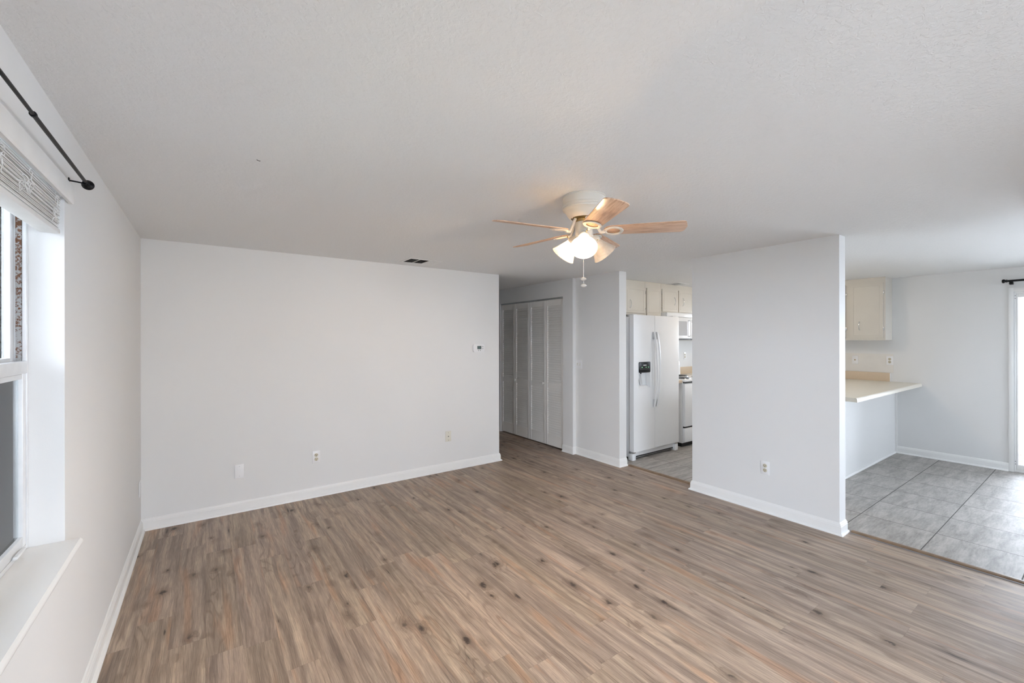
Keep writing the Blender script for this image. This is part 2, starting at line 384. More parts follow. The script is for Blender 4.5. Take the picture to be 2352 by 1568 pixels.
wall('wall_closet', 'hallway wall around the louvered closet', [(XC, XC+T, 4.09, CY0, 0, H), (XC, XC+T, CY0, CY1, CZ1, H), (XC, XC+T, CY1, 6.25, 0, H), (XC+T, 4.72, 4.21, 4.28, 0, H), (4.62, 4.72, 4.28, 6.25, 0, H)])
wall('wall_kitchen', 'kitchen back wall behind the refrigerator and stove', [(XPB+0.001, XR+0.2, YK, YK+T, 0, H)])
DY0, DY1, DZ1 = -1.12, 0.672, 2.02                    # sliding door opening
KY0, KY1, KZ0, KZ1 = 2.75, 3.75, 1.08, 1.96          # kitchen window opening
wall('wall_right', 'right wall of dining area and kitchen', [(XR, XR+0.2, YF, DY0, 0, H), (XR, XR+0.2, DY0, DY1, DZ1, H), (XR, XR+0.2, DY1, KY0, 0, H),
     (XR, XR+0.2, KY0, KY1, 0, KZ0), (XR, XR+0.2, KY0, KY1, KZ1, H), (XR, XR+0.2, KY1, YK, 0, H)])
FX0, FX1, FZ0, FZ1 = 0.55, 2.3, 0.05, 2.03
GX0, GX1, GZ0, GZ1 = 5.95, 7.2, 1.10, 1.97
wall('wall_front', 'wall behind the camera with two openings added for light', [(XL-0.2, FX0, YF-T, YF, 0, H), (FX1, GX0, YF-T, YF, 0, H), (GX1, XR+0.2, YF-T, YF, 0, H), (GX0, GX1, YF-T, YF, 0, GZ0), (GX0, GX1, YF-T, YF, GZ1, H), (FX0, FX1, YF-T, YF, 0, FZ0), (FX0, FX1, YF-T, YF, FZ1, H)])
wall('wall_stub', 'short wall on the near side of the dining opening', [(XP, XPB, YF, 0.26, 0, H)])
wall('wall_peninsula', 'low white half wall under the breakfast counter', [(5.02, XR, 1.689, 1.80, 0, 0.884)])

BASE = [(0.0005, 0.0005), (0.029, 0.0005), (0.0275, 0.007), (0.023, 0.0135), (0.0165, 0.0165), (0.0145, 0.0175), (0.0145, 0.064), (0.0125, 0.068), (0.0125, 0.074), (0.009, 0.080), (0.0065, 0.088), (0.0005, 0.092)]
SHOE = [(0.0005, 0.0005), (0.017, 0.0005), (0.0155, 0.008), (0.010, 0.0145), (0.0005, 0.017)]
def baseboard(name, label, path, side, prof=BASE):
    struct(MB().sweep(path, prof, side).build(name, M['trim'], smooth=False), label, 'baseboard')
baseboard('baseboard_left', 'white baseboard along the left wall', [(XL, YF), (XL, YA-0.03)], -1)
baseboard('baseboard_back', 'white baseboard along the far wall', [(XL, YA), (2.926, YA), (2.926, YA+T)], -1)
baseboard('baseboard_partition', 'white baseboard wrapped around the partition', [(XPB, 1.225), (XP, 1.225), (XP, 2.439), (XPB, 2.439)], 1)
baseboard('baseboard_switch', 'white baseboard below the light switches', [(XPB, 3.361), (XP, 3.361), (XP, 4.09), (XC, 4.09), (XC, CY0)], 1)
baseboard('baseboard_right', 'white baseboard between half wall and sliding door', [(XR, 0.712), (XR, 1.689)], 1)
baseboard('baseboard_peninsula', 'thin white shoe moulding under the half wall', [(XR-0.03, 1.689), (5.02, 1.689)], 1, SHOE)
baseboard('baseboard_stub', 'white baseboard of the wall right of the dining opening', [(XP, YF), (XP, 0.26), (XPB, 0.26)], 1)

# floor reducers
def threshold(name, label, y0, y1, parts):
    r = thing(name, label, 'threshold', (4.056, (y0+y1)/2, 0.0), 0, None, 'structure'); h = (y1-y0)/2
    MB().prism([(-0.030, 0.0005), (-0.024, 0.009), (-0.012, 0.013), (0.010, 0.013), (0.024, 0.008), (0.030, 0.0005)], (0, -h, 0), (1, 0, 0), (0, 0, 1), (0, 1, 0), 2*h).build('wood_strip', M['oak_strip'], r)
    if parts: box(-0.040, -0.0305, -h, h, 0.0005, 0.004).build('metal_edge', M['strip_metal'], r)
threshold('trim_1', 'tan wood reducer strip in the kitchen doorway', 2.47, 3.33, False)
threshold('trim_2', 'long wood and metal reducer strip at the dining opening', 0.295, 1.19, True)
struct(box(7.327, 7.343, 1.665, 1.688, 0.02, 0.884).build('trim_3', M['trim']), 'thin white corner strip where half wall meets right wall', 'trim')

# ------------------------------------------------------------------ outside
struct(box(-9, XL-0.145, -9, 9, -0.2, -0.12).build('ground_side', M['lawn'], smooth=False), 'pale ground outside the left window', 'ground')
struct(box(XR+0.21, 16, -9, 8, -0.2, -0.12).build('ground_reflector_right', M['reflector'], smooth=False), 'added pale ground patio outside the sliding door', 'ground')  # unseen pale ground, added to bounce sky light up to the ceiling
struct(box(XL-0.2, XR+0.2, -9, YF-T-0.01, -0.2, -0.12).build('ground_reflector_front', M['reflector'], smooth=False), 'added pale ground patio behind the camera', 'ground')  # added bounce surface, sends sky light in through the rear opening
struct(box(XR+0.25, 10.9, 0.42, 0.799, -0.119, -0.08).build('ground_bed', M['mulch'], smooth=False), 'mulch bed along the white wall outside the sliding door', 'ground')
struct(box(-2.6, XL-0.145, 2.95, 3.15, -0.12, 2.9).build('wall_outside_left', M['stucco'], smooth=False), 'white stucco wing outside the left window', 'wall')
struct(box(XR+0.35, 11.0, 0.80, 1.0, -0.12, 2.9).build('wall_outside_right', M['stucco'], smooth=False), 'white stucco wall outside the sliding door', 'wall')

struct(box(XL-0.95, XL-0.145, -4.0, 2.94, 2.32, 2.44).build('added_eave_left', M['trim'], smooth=False), 'roof overhang added to cut sky light at the left window', 'roof')  # unseen overhang, added to hold back sky light from the left

struct(box(-4.6, -4.5, -8.0, 2.94, -0.12, 1.5).build('sky_blocker_left', M['blocker'], smooth=False), 'added sky fence across the side yard outside the left window', 'blocker')  # unseen barrier, added to cut low sky light on the partition

struct(box(XR+0.21, XR+1.7, -4.0, 0.79, 2.32, 2.44).build('added_eave_right', M['trim'], smooth=False), 'roof overhang added to dim light through the sliding door', 'roof')  # added out of view to darken the tile near the sliding door

struct(box(-6.0, 12.0, -8.1, -8.0, -0.12, 0.9).build('sky_blocker_front', M['blocker'], smooth=False), 'added sky fence beyond the patio behind the camera', 'blocker')  # added out of view to block sky near the horizon

# ------------------------------------------------------------------ left window
win = thing('window_1', 'aluminium single-hung window in the left wall', 'window', (-0.56, (WY0+WY1)/2, WZ0), 0, None, 'structure')
hy = (WY1-WY0)/2; wz = WZ1-WZ0
def loc(mb_boxes, name, mat, par, bev=0.0015):
    b = MB()
    for q in mb_boxes: b.box(*q, bev=bev)
    return b.build(name, mat, par)
# frame in the window's own coordinates: x towards the room, y along the wall, z up
loc([(0.0, 0.048, hy-0.012, hy-0.001, 0.03, wz-0.002), (0.0, 0.048, -hy+0.001, -hy+0.012, 0.03, wz-0.002), (0.0, 0.048, -hy+0.012, hy-0.012, wz-0.03, wz-0.002), (0.0, 0.046, -hy+0.012, hy-0.012, 0.028, 0.045)], 'window_frame', M['alum'], win)
MZ = 1.392-WZ0                                       # meeting rail height
loc([(0.022, 0.0455, hy-0.045, hy-0.016, 0.046, MZ+0.022), (0.022, 0.0455, -hy+0.016, -hy+0.045, 0.046, MZ+0.022), (0.022, 0.0455, -hy+0.045, hy-0.045, 0.046, 0.082), (0.020, 0.049, -hy+0.016, hy-0.016, MZ-0.018, MZ+0.024), (0.024, 0.044, -hy+0.045, hy-0.045, MZ-0.036, MZ-0.019)], 'lower_sash', M['alum'], win)
loc([(0.002, 0.018, hy-0.050, hy-0.0125, MZ-0.02, wz-0.032), (0.002, 0.018, -hy+0.0125, -hy+0.050, MZ-0.02, wz-0.032), (0.002, 0.018, -hy+0.050, hy-0.050, MZ-0.02, MZ+0.036), (0.002, 0.018, -hy+0.050, hy-0.050, wz-0.062, wz-0.032)], 'upper_sash', M['alum'], win)
loc([(0.021, 0.036, hy-0.0145, hy-0.0122, MZ+0.025, wz-0.032)], 'side_track', M['rust'], win, 0.0)
loc([(0.038, 0.0475, hy-0.020, hy-0.0125, MZ+0.026, wz-0.032)], 'track_lip', M['alum'], win)
box(0.032, 0.035, -hy+0.046, hy-0.046, 0.083, MZ-0.037).build('lower_pane', M['glass'], win, False)
box(0.006, 0.009, -hy+0.051, hy-0.051, MZ+0.037, wz-0.063).build('upper_pane', M['glass'], win, False)
box(0.0025, 0.0035, -hy+0.013, hy-0.013, 0.046, MZ-0.001).build('insect_screen', M['screen'], win, False)
box(0.0495, 0.060, hy-0.16, hy-0.075, 0.046, 0.056, bev=0.002).build('sash_latch', M['alum'], win)
# stool
st = MB().prism([(0.0, 0.0), (0.178, 0.0), (0.184, 0.006), (0.186, 0.014), (0.184, 0.021), (0.178, 0.0265), (0.0, 0.0265)], (-0.56, WY0+0.001, WZ0+0.0005), (1, 0, 0), (0, 0, 1), (0, 1, 0), WY1-WY0-0.002).build('trim_4', M['trim'])
struct(st, 'deep white window sill under the left window', 'sill')

# blind, raised
CORDS = [(0.815, 0.045, 0.130, 5, 3), (0.795, 0.030, 0.075, 5, 5), (0.545, 0.060, 0.125, 5, 8), (0.505, 0.050, 0.095, 4, 11), (0.455, 0.035, 0.06, 2, 14), (0.33, 0.05, 0.12, 4, 17)]
bl = thing('window_blind', 'white horizontal blind raised into a stack at the top of left window', 'blind', (-0.455, 1.306, 1.866))
Lb = 0.892
box(-0.026, 0.026, -Lb, Lb, 0.172, 0.206, bev=0.002).build('head_rail', M['fridge_grey'], bl)
b = MB()
zz = 0.024
for i in range(25):
    z = zz + i*0.0046; dx = random.uniform(-0.004, 0.004); dl = random.uniform(-0.008, 0.003); tl = random.uniform(-0.0012, 0.0012)
    b.prism([(-0.024+dx, z-tl), (0.0, z+0.0022), (0.024+dx, z+tl), (0.024+dx, z+tl+0.0026), (0.0, z+0.0048), (-0.024+dx, z-tl+0.0026)], (0, -Lb+0.004, 0), (1, 0, 0), (0, 0, 1), (0, 1, 0), 2*Lb-0.006+dl)
b.build('slat_stack', M['blind'], bl, False)
box(-0.026, 0.026, -Lb+0.002, Lb-0.004, 0.003, 0.019, bev=0.003).build('bottom_rail', M['blind'], bl)
MB().prism([(0.036, 0.130), (0.046, 0.130), (0.050, 0.135), (0.050, 0.192), (0.046, 0.201), (0.0405, 0.203), (0.036, 0.201)], (0, -0.95, 0), (1, 0, 0), (0, 0, 1), (0, 1, 0), 0.95+0.955).build('valance', M['blind'], bl)
def cord(yc, z0, z1, loops, seed, spread=0.013):
    """a tangle of thin cord hanging in front of the slats"""
    rr = random.Random(seed); pts = [(0.0, yc, z1+0.012)]; a = rr.uniform(0, 6); rad = spread; n = loops*8
    for i in range(n):
        t = i/(n-1); a += 2*PI/8*(1+0.25*rr.uniform(-1, 1))
        if i % 8 == 0: rad = spread*rr.uniform(0.5, 1.15); cy = yc+rr.uniform(-0.012, 0.012)
        pts.append((0.029+0.006*(0.5+0.5*math.sin(a*0.7+seed)), cy+rad*math.cos(a), z1+(z0-z1)*t+rad*0.75*math.sin(a)))
    o = []
    for i in range(len(pts)-1):
        p0, p1, p2, p3 = (Vector(pts[max(0, min(len(pts)-1, j))]) for j in (i-1, i, i+1, i+2))
        for k in range(5):
            t = k/5; o.append(0.5*((2*p1)+(-p0+p2)*t+(2*p0-5*p1+4*p2-p3)*t*t+(-p0+3*p1-3*p2+p3)*t**3))
    MB().tube(o, 0.0009, 6).build('cord', M['cord'], bl)
for args in CORDS: cord(*args)

# curtain rods
def rod(name, label, loc_, rz, length, collar):
    """local x = out from the wall, y = along; the rod's far end is at y = 0, the rod runs to -length"""
    r = thing(name, label, 'curtain rod', loc_, rz); d = 0.046
    MB().tube([(d, -0.02, 0), (d, -collar, 0)], 0.0058, 16).build('outer_rod', M['black'], r)
    MB().tube([(d, -collar-0.012, 0), (d, -length, 0)], 0.0046, 16).build('inner_rod', M['black'], r)
    MB().lathe([(0.0058, 0), (0.0078, 0.0015), (0.0078, 0.009), (0.0046, 0.010)], (d, -collar+0.001, 0), (0, -1, 0), 20).build('collar', M['black'], r)
    for y, s in ((0.0, 1), (-length, -1)):
        MB().lathe([(0.005, -0.019), (0.0085, -0.016), (0.0085, -0.009), (0.0065, -0.006), (0.011, -0.002), (0.0165, 0.002), (0.019, 0.007), (0.018, 0.012), (0.013, 0.016), (0.006, 0.018)], (d, y, 0), (0, s, 0), 28).build('finial', M['black'], r)
    for y in (-0.036, -length+0.02):
        bk = MB().box(0.0008, 0.004, y-0.006, y+0.006, -0.014, 0.006, bev=0.001)
        bk.tube([(0.003, y, -0.004), (d-0.012, y, -0.006), (d-0.004, y, -0.0085), (d, y, -0.0088)], 0.0028, 10)
        bk.tube([(d+0.0068*math.cos(a), y, 0.0068*math.sin(a)-0.001) for a in [PI*(1.0+k/10) for k in range(11)]], 0.0022, 8)
        bk.build('bracket', M['black'], r)
    return r
rod('curtain_rod', 'black telescoping curtain rod with round finial over the left window', (XL, 2.300, 2.0885), 0.0, 2.0, 0.63)
r = thing('curtain_rod', 'black curtain rod over the sliding glass door', 'curtain rod', (XR, 0.742, 2.128))
MB().tube([(-0.07, -0.02, 0), (-0.07, -2.15, 0)], 0.0115, 16).build('rod', M['black'], r)
for y, s in ((0.0, 1), (-2.17, -1)):
    MB().lathe([(0.0115, -0.03), (0.016, -0.026), (0.016, -0.018), (0.012, -0.014), (0.019, -0.008), (0.022, 0.0), (0.019, 0.010), (0.010, 0.014)], (-0.07, y, 0), (0, s, 0), 24).build('finial', M['black'], r)
for y in (-0.055, -2.11):
    MB().box(-0.08, -0.0008, y-0.014, y+0.014, -0.040, -0.012, bev=0.002).build('bracket', M['black'], r)

# ------------------------------------------------------------------ sliding door, kitchen window, added light windows behind the camera
dr = thing('door_1', 'white sliding glass door at the right edge', 'sliding door', (XR, (DY0+DY1)/2, 0), 0, None, 'structure')
dh = (DY1-DY0)/2
loc([(-0.014, -0.0006, dh+0.001, dh+0.040, 0.001, DZ1+0.035), (-0.014, -0.0006, -dh-0.040, -dh-0.001, 0.001, DZ1+0.035), (-0.014, -0.0006, -dh-0.002, dh+0.002, DZ1-0.012, DZ1+0.035)], 'casing', M['trim'], dr, 0.002)
loc([(0.0005, 0.11, dh-0.014, dh-0.001, 0.001, DZ1-0.002), (0.0005, 0.11, -dh+0.001, -dh+0.014, 0.001, DZ1-0.002), (0.0005, 0.11, -dh+0.014, dh-0.014, DZ1-0.035, DZ1-0.002), (0.0005, 0.11, -dh+0.014, dh-0.014, 0.001, 0.03)], 'door_frame', M['trim'], dr)
for (x, y0, y1) in ((0.004, -0.02, dh-0.015), (0.06, -dh+0.015, 0.03)):
    pn = loc([(x, x+0.03, y0, y0+0.05, 0.031, DZ1-0.036), (x, x+0.03, y1-0.014, y1, 0.031, DZ1-0.036), (x, x+0.03, y0+0.05, y1-0.014, 0.031, 0.085), (x, x+0.03, y0+0.05, y1-0.014, DZ1-0.075, DZ1-0.036)], 'door_panel', M['trim'], dr, 0.002)
    box(x+0.013, x+0.017, y0+0.051, y1-0.0145, 0.086, DZ1-0.076).build('pane', M['glass'], pn, False)
b = MB()
for z in (0.09, 0.12, DZ1-0.055, DZ1-0.085): b.lathe([(0.004, 0), (0.003, 0.002)], (0.0003, dh-0.008, z), (-1, 0, 0), 10)
b.build('screw', M['grey'], dr)

kw = thing('window_2', 'kitchen window over the counter on the right wall', 'window', (XR+0.10, (KY0+KY1)/2, KZ0), 0, None, 'structure'); kh = (KY1-KY0)/2; kz = KZ1-KZ0
loc([(-0.03, 0.03, kh-0.04, kh-0.001, 0.001, kz-0.001), (-0.03, 0.03, -kh+0.001, -kh+0.04, 0.001, kz-0.001), (-0.03, 0.03, -kh+0.04, kh-0.04, 0.001, 0.04), (-0.03, 0.03, -kh+0.04, kh-0.04, kz-0.04, kz-0.001), (-0.03, 0.03, -kh+0.04, kh-0.04, kz/2-0.02, kz/2+0.02)], 'window_frame', M['alum'], kw)
box(-0.002, 0.002, -kh+0.041, kh-0.041, 0.041, kz/2-0.021).build('lower_pane', M['glass'], kw, False)
box(-0.002, 0.002, -kh+0.041, kh-0.041, kz/2+0.021, kz-0.041).build('upper_pane', M['glass'], kw, False)
def add_light_window(name, label, x0, x1, z0, z1):
    r = thing(name, label, 'window', ((x0+x1)/2, YF-0.06, z0), 0, None, 'structure'); a = (x1-x0)/2; c = z1-z0
    loc([(-a+0.001, -a+0.04, -0.03, 0.03, 0.001, c-0.001), (a-0.04, a-0.001, -0.03, 0.03, 0.001, c-0.001), (-a+0.04, a-0.04, -0.03, 0.03, 0.001, 0.04), (-a+0.04, a-0.04, -0.03, 0.03, c-0.04, c-0.001), (-0.02, 0.02, -0.03, 0.03, 0.04, c-0.04)], 'window_frame', M['alum'], r)
    box(-a+0.041, -0.021, -0.002, 0.002, 0.041, c-0.041).build('pane', M['glass'], r, False)
    box(0.021, a-0.041, -0.002, 0.002, 0.041, c-0.041).build('pane', M['glass'], r, False)
add_light_window('added_window_1', 'added glass opening to the patio door behind the camera', FX0, FX1, FZ0, FZ1)  # unseen opening, added to brighten the far wall and ceiling
add_light_window('added_window_2', 'added window behind the camera, to light the dining area', GX0, GX1, GZ0, GZ1)  # second unseen opening, added to light the half wall and refrigerator

# ------------------------------------------------------------------ louvered closet doors
def louver_panel(parent, y0, y1, x):
    """front face at x, facing -X; spans y0..y1"""
    z0, z1 = 0.018, 2.034; sw, th = 0.042, 0.028; zm = 0.845
    f = MB()
    f.box(x, x+th, y0, y0+sw, z0, z1, bev=0.0025).box(x, x+th, y1-sw, y1, z0, z1, bev=0.0025)
    f.box(x+0.002, x+th-0.002, y0+sw, y1-sw, z1-0.085, z1).box(x+0.002, x+th-0.002, y0+sw, y1-sw, z0, z0+0.15).box(x+0.002, x+th-0.002, y0+sw, y1-sw, zm-0.035, zm+0.035)
    p = f.build('door_panel', M['louver'], parent)
    s = MB(); pitch = 0.0315
    for a, b in ((z0+0.15, zm-0.035), (zm+0.035, z1-0.085)):
        n = int((b-a)/pitch); d = (b-a)/n
        for i in range(n):
            zc = a + (i+0.5)*d
            s.prism([(0.0012, -0.0185), (0.004, -0.0205), (th-0.0012, 0.0185), (th-0.004, 0.0205)], (x, y0+sw-0.002, zc), (1, 0, 0), (0, 0, 1), (0, 1, 0), y1-y0-2*sw+0.004)
    s.build('louver_slats', M['louver'], p, False)
    return p
XD = XC+0.012; wd = (CY1-CY0-0.012)/4; ys = [CY0+0.006+wd*i for i in range(5)]
near = thing('door_2', 'nearer pair of white louvered bifold closet doors, beside the light-switch wall', 'closet door', (0, 0, 0), 0, None, 'structure')
far = thing('door_3', 'farther pair of white louvered bifold closet doors, beside the wall edge', 'closet door', (0, 0, 0), 0, None, 'structure')
def setorigin(e, p):
    e.location = p
    for c in e.children: c.location = c.location - Vector(p)
pA = louver_panel(near, ys[0]+0.002, ys[1]-0.002, XD); pB = louver_panel(near, ys[1]+0.002, ys[2]-0.003, XD)
pC = louver_panel(far, ys[2]+0.003, ys[3]-0.002, XD); pD = louver_panel(far, ys[3]+0.002, ys[4]-0.002, XD)
for p, y in ((pB, ys[1]+0.035), (pC, ys[3]-0.035)):
    MB().lathe([(0.008, 0), (0.007, 0.010), (0.015, 0.016), (0.018, 0.023), (0.016, 0.030), (0.008, 0.034)], (XD-0.0005, y, 0.866), (-1, 0, 0), 24).build('knob', M['louver'], p)
setorigin(near, (XD+0.014, ys[1], 0.018)); setorigin(far, (XD+0.014, ys[3], 0.018))
tr = struct(MB().box(XD-0.004, XD+0.034, CY0+0.002, CY1-0.002, 2.037, CZ1-0.001).build('trim_5', M['track'], None, False), 'grey metal track above the closet doors', 'track')

# ------------------------------------------------------------------ ceiling fan
FC = (1.715, 1.724)
fan = thing('ceiling_fan', 'cream ceiling fan with five oak blades and three-lamp light kit', 'ceiling fan', (FC[0], FC[1], H))
MB().lathe([(0.119, -0.0008), (0.121, -0.006), (0.1165, -0.010), (0.1165, -0.046), (0.120, -0.050), (0.120, -0.056), (0.1165, -0.060), (0.1165, -0.064), (0.119, -0.067), (0.117, -0.073), (0.106, -0.080), (0.101, -0.086), (0.094, -0.100), (0.084, -0.113), (0.070, -0.120), (0.066, -0.112), (0.030, -0.108)], n=64).build('motor_housing', M['fan'], fan)
MB().lathe([(0.062, -0.105), (0.062, -0.124), (0.050, -0.128), (0.044, -0.140), (0.030, -0.142)], n=40).build('flywheel', M['brass'], fan)
MB().lathe([(0.030, -0.138), (0.047, -0.142), (0.049, -0.146), (0.049, -0.205), (0.046, -0.214), (0.040, -0.222), (0.020, -0.226)], n=40).build('switch_housing', M['fan'], fan)
zb = 2.088-H; PITCH = math.radians(13)
def blade_outline():
    r0, r1, w0, w1 = 0.108, 0.545, 0.050, 0.061; pts = []
    for k in range(9):                                   # rounded root
        a = PI/2 + PI*k/8; pts.append((r0+0.045+0.045*math.cos(a), w0*math.sin(a)))
    c = 0.026                                            # rounded tip corners
    for k in range(5): a = -PI/2 + PI/2*k/4; pts.append((r1-c-0.008+c*math.cos(a), -w1+c+c*math.sin(a)))
    pts.append((r1, 0.0))
    for k in range(5): a = PI/2*k/4; pts.append((r1-c-0.008+c*math.cos(a), w1-c+c*math.sin(a)))
    return pts
OUT = blade_outline()
def add_blade(ang):
    d = Vector((math.cos(ang), math.sin(ang), 0)); t = Vector((-math.sin(ang), math.cos(ang), 0))
    tp = t*math.cos(PITCH) - Vector((0, 0, 1))*math.sin(PITCH); nn = d.cross(tp)
    rot = Matrix((d, tp, nn)).transposed().to_4x4(); rot.translation = (0, 0, zb)
    bl_ = MB().prism(OUT, (0, 0, 0), (1, 0, 0), (0, 1, 0), (0, 0, 1), 0.005, bev=0.0012).build('blade', M['blade'], fan)
    bl_.matrix_local = rot
    k = MB(); n = 40; A = []; sec = 10
    for i in range(n):                                   # oval ring under the blade
        a = 2*PI*i/n; cx, cy = 0.160+0.045*math.cos(a), 0.040*math.sin(a); ux, uy = math.cos(a)*0.040, math.sin(a)*0.045; q = math.hypot(ux, uy); ux /= q; uy /= q
        A.append([k.bm.verts.new((cx+ux*0.0095*math.cos(2*PI*j/sec), cy+uy*0.0095*math.cos(2*PI*j/sec), -0.0045+0.0045*math.sin(2*PI*j/sec))) for j in range(sec)])
    for i in range(n):
        for j in range(sec): k.bm.faces.new((A[i][j], A[i][(j+1) % sec], A[(i+1) % n][(j+1) % sec], A[(i+1) % n][j]))
    inv = rot.inverted(); arm = []
    for r_, z_ in ((0.052, -0.120), (0.060, -0.135), (0.070, -0.158), (0.082, -0.182), (0.094, zb-0.008), (0.116, zb-0.006)):
        arm.append(inv @ (d*r_ + Vector((0, 0, z_))))
    sm = []
    for i in range(len(arm)-1):
        p0, p1, p2, p3 = (arm[max(0, min(len(arm)-1, j))] for j in (i-1, i, i+1, i+2))
        for q in range(5):
            t_ = q/5; sm.append(0.5*((2*p1)+(-p0+p2)*t_+(2*p0-5*p1+4*p2-p3)*t_*t_+(-p0+3*p1-3*p2+p3)*t_**3))
    sm.append(arm[-1])
    k.tube(sm, [0.0085]*len(sm), 12)
    k.build('blade_bracket', M['fan'], bl_)
for i in range(5): add_blade(math.radians(25+72*i))
def add_lamp(az, lit):
    d = Vector((math.cos(az), math.sin(az), 0)); ax = (d*math.sin(math.radians(44)) - Vector((0, 0, 1))*math.cos(math.radians(44))).normalized()
    p = Vector((0, 0, -0.208)) + d*0.040
    MB().lathe([(0.014, -0.005), (0.016, 0.012), (0.020, 0.016), (0.024, 0.022), (0.031, 0.030), (0.033, 0.034), (0.033, 0.046), (0.031, 0.050)], p, ax, 28).build('lamp_socket', M['fan'], fan)
    s0 = p + ax*0.040
    prof = [(0.0295, 0.0), (0.030, 0.008), (0.033, 0.020), (0.039, 0.034), (0.0465, 0.050), (0.054, 0.066), (0.0615, 0.082), (0.069, 0.096), (0.0715, 0.100), (0.0705, 0.1005), (0.0675, 0.096), (0.060, 0.082), (0.0525, 0.066), (0.045, 0.050), (0.0375, 0.034), (0.0315, 0.020), (0.0285, 0.008), (0.0285, 0.0)]
    sh = MB().lathe(prof, s0, ax, 48, caps=False).build('lamp_shade', M['shade'], fan)
    MB().lathe([(0.010, 0.004), (0.011, 0.018), (0.014, 0.026), (0.0195, 0.040), (0.0215, 0.052), (0.019, 0.064), (0.012, 0.072), (0.004, 0.075)], s0, ax, 24).build('bulb', M['bulb'] if lit else M['bulb_off'], sh)
    for j in range(3):
        b = MB(); a = 2*PI*j/3+0.4; q = Vector((0, 0, 1)).rotation_difference(ax); v = q @ Vector((math.cos(a), math.sin(a), 0))
        b.lathe([(0.0022, 0.033), (0.0022, 0.041), (0.004, 0.041), (0.004, 0.046)], p+ax*0.041, v, 10)
        b.build('thumb_screw', M['brass'], fan)
VA = math.radians(225)
add_lamp(VA, True); add_lamp(VA-2*PI/3, True); add_lamp(VA+2*PI/3, False)
def pull(x, y, z0, z1, name='pull_chain'):
    c = MB(); c.tube([(x*0.5, y*0.5, z0), (x, y, z0-0.03), (x, y, z1)], 0.0012, 8)
    n = int((z0-0.03-z1)/0.012)
    for i in range(n): c.ell((x, y, z1+i*0.012), 0.0019, 0.0019, 0.0024, 8)
    o = c.build(name, M['fan'], fan)
    MB().lathe([(0.003, 0.010), (0.010, 0.007), (0.0165, 0.001), (0.0165, -0.002), (0.010, -0.007), (0.003, -0.009)], (x, y, z1-0.004), (0.15, 0.1, 1), 24).build('fob', M['fan'], o)
pull(-0.001, 0.003, -0.20, 1.829-H); pull(0.0045, 0.0065, -0.20, 1.793-H)

kl = thing('ceiling_light', 'round flush-mount kitchen ceiling light behind the partition', 'ceiling light', (5.55, 2.55, H))
MB().lathe([(0.15, -0.0008), (0.165, -0.006), (0.165, -0.024), (0.155, -0.030), (0.145, -0.030)], n=40).build('base_ring', M['fan'], kl)
MB().lathe([(0.152, -0.0305), (0.150, -0.045), (0.135, -0.070), (0.105, -0.092), (0.060, -0.106), (0.010, -0.110)], n=40).build('diffuser', M['dome'], kl)

# ------------------------------------------------------------------ ceiling registers, hook
def register(label, x0, x1, y0, y1, mat_hole):
    r = thing('ceiling_vent', label, 'vent', ((x0+x1)/2, (y0+y1)/2, H), 0); a, b = (x1-x0)/2, (y1-y0)/2; fr = 0.024
    loc([(-a, a, -b, -b+fr, -0.005, -0.0006), (-a, a, b-fr, b, -0.005, -0.0006), (-a, -a+fr, -b+fr, b-fr, -0.005, -0.0006), (a-fr, a, -b+fr, b-fr, -0.005, -0.0006)], 'vent_frame', M['trim'], r, 0.0015)
    q, g = 0.021, 0.003
    loc([(-a+q, a-q, -b+q, b-q, 0.085, 0.095), (-a+q, -a+q+g, -b+q, b-q, 0.001, 0.085), (a-q-g, a-q, -b+q, b-q, 0.001, 0.085), (-a+q+g, a-q-g, -b+q, -b+q+g, 0.001, 0.085), (-a+q+g, a-q-g, b-q-g, b-q, 0.001, 0.085)], 'duct', mat_hole, r, 0.0)
    t = (2*a-2*fr)/3; n = 0; s = MB()
    def vane(c, along_x, lo, hi, tilt, wd_):
        cs, sn = math.cos(tilt)*wd_/2, math.sin(tilt)*wd_/2
        poly = [(-cs, -sn), (cs, sn), (cs, sn+0.0009), (-cs, -sn+0.0009)]
        if along_x: s.prism(poly, (lo, c, -0.001), (0, 1, 0), (0, 0, 1), (1, 0, 0), hi-lo)
        else: s.prism(poly, (c, lo, -0.001), (1, 0, 0), (0, 0, 1), (0, 1, 0), hi-lo)
    for i in range(5): vane(-a+fr+(i+0.6)*t/5, False, -b+fr, b-fr, math.radians(24), 0.009)
    for i in range(4): vane(-b+fr+(i+0.5)*(2*b-2*fr)/4, True, -a+fr+t+0.002, a-fr-t-0.002, math.radians(12), 0.010)
    for i in range(6): vane(a-fr-t+(i+0.5)*t/6, False, -b+fr, b-fr, math.radians(-35), 0.013)
    s.box(-a+fr+t-0.001, -a+fr+t+0.002, -b+fr, b-fr, -0.004, 0.002).box(a-fr-t-0.002, a-fr-t+0.001, -b+fr, b-fr, -0.004, 0.002)
    s.build('louvers', M['trim'], r, False)
register('white ceiling vent with dark slots above the far wall', *VENTS[0], M['dark'])
register('small ceiling vent in the kitchen in front of the cabinets', *VENTS[1], M['dark'])
hk = MB().tube([(0, 0, -0.0006), (0.001, 0, -0.003), (0.006, 0, -0.0045), (0.013, 0.0, -0.004)], 0.0012, 8).build('ceiling_hook', M['black'], None, True, (0.179, 2.186, H))
tag(hk, 'tiny dark hook in the ceiling left of the fan', 'hook')

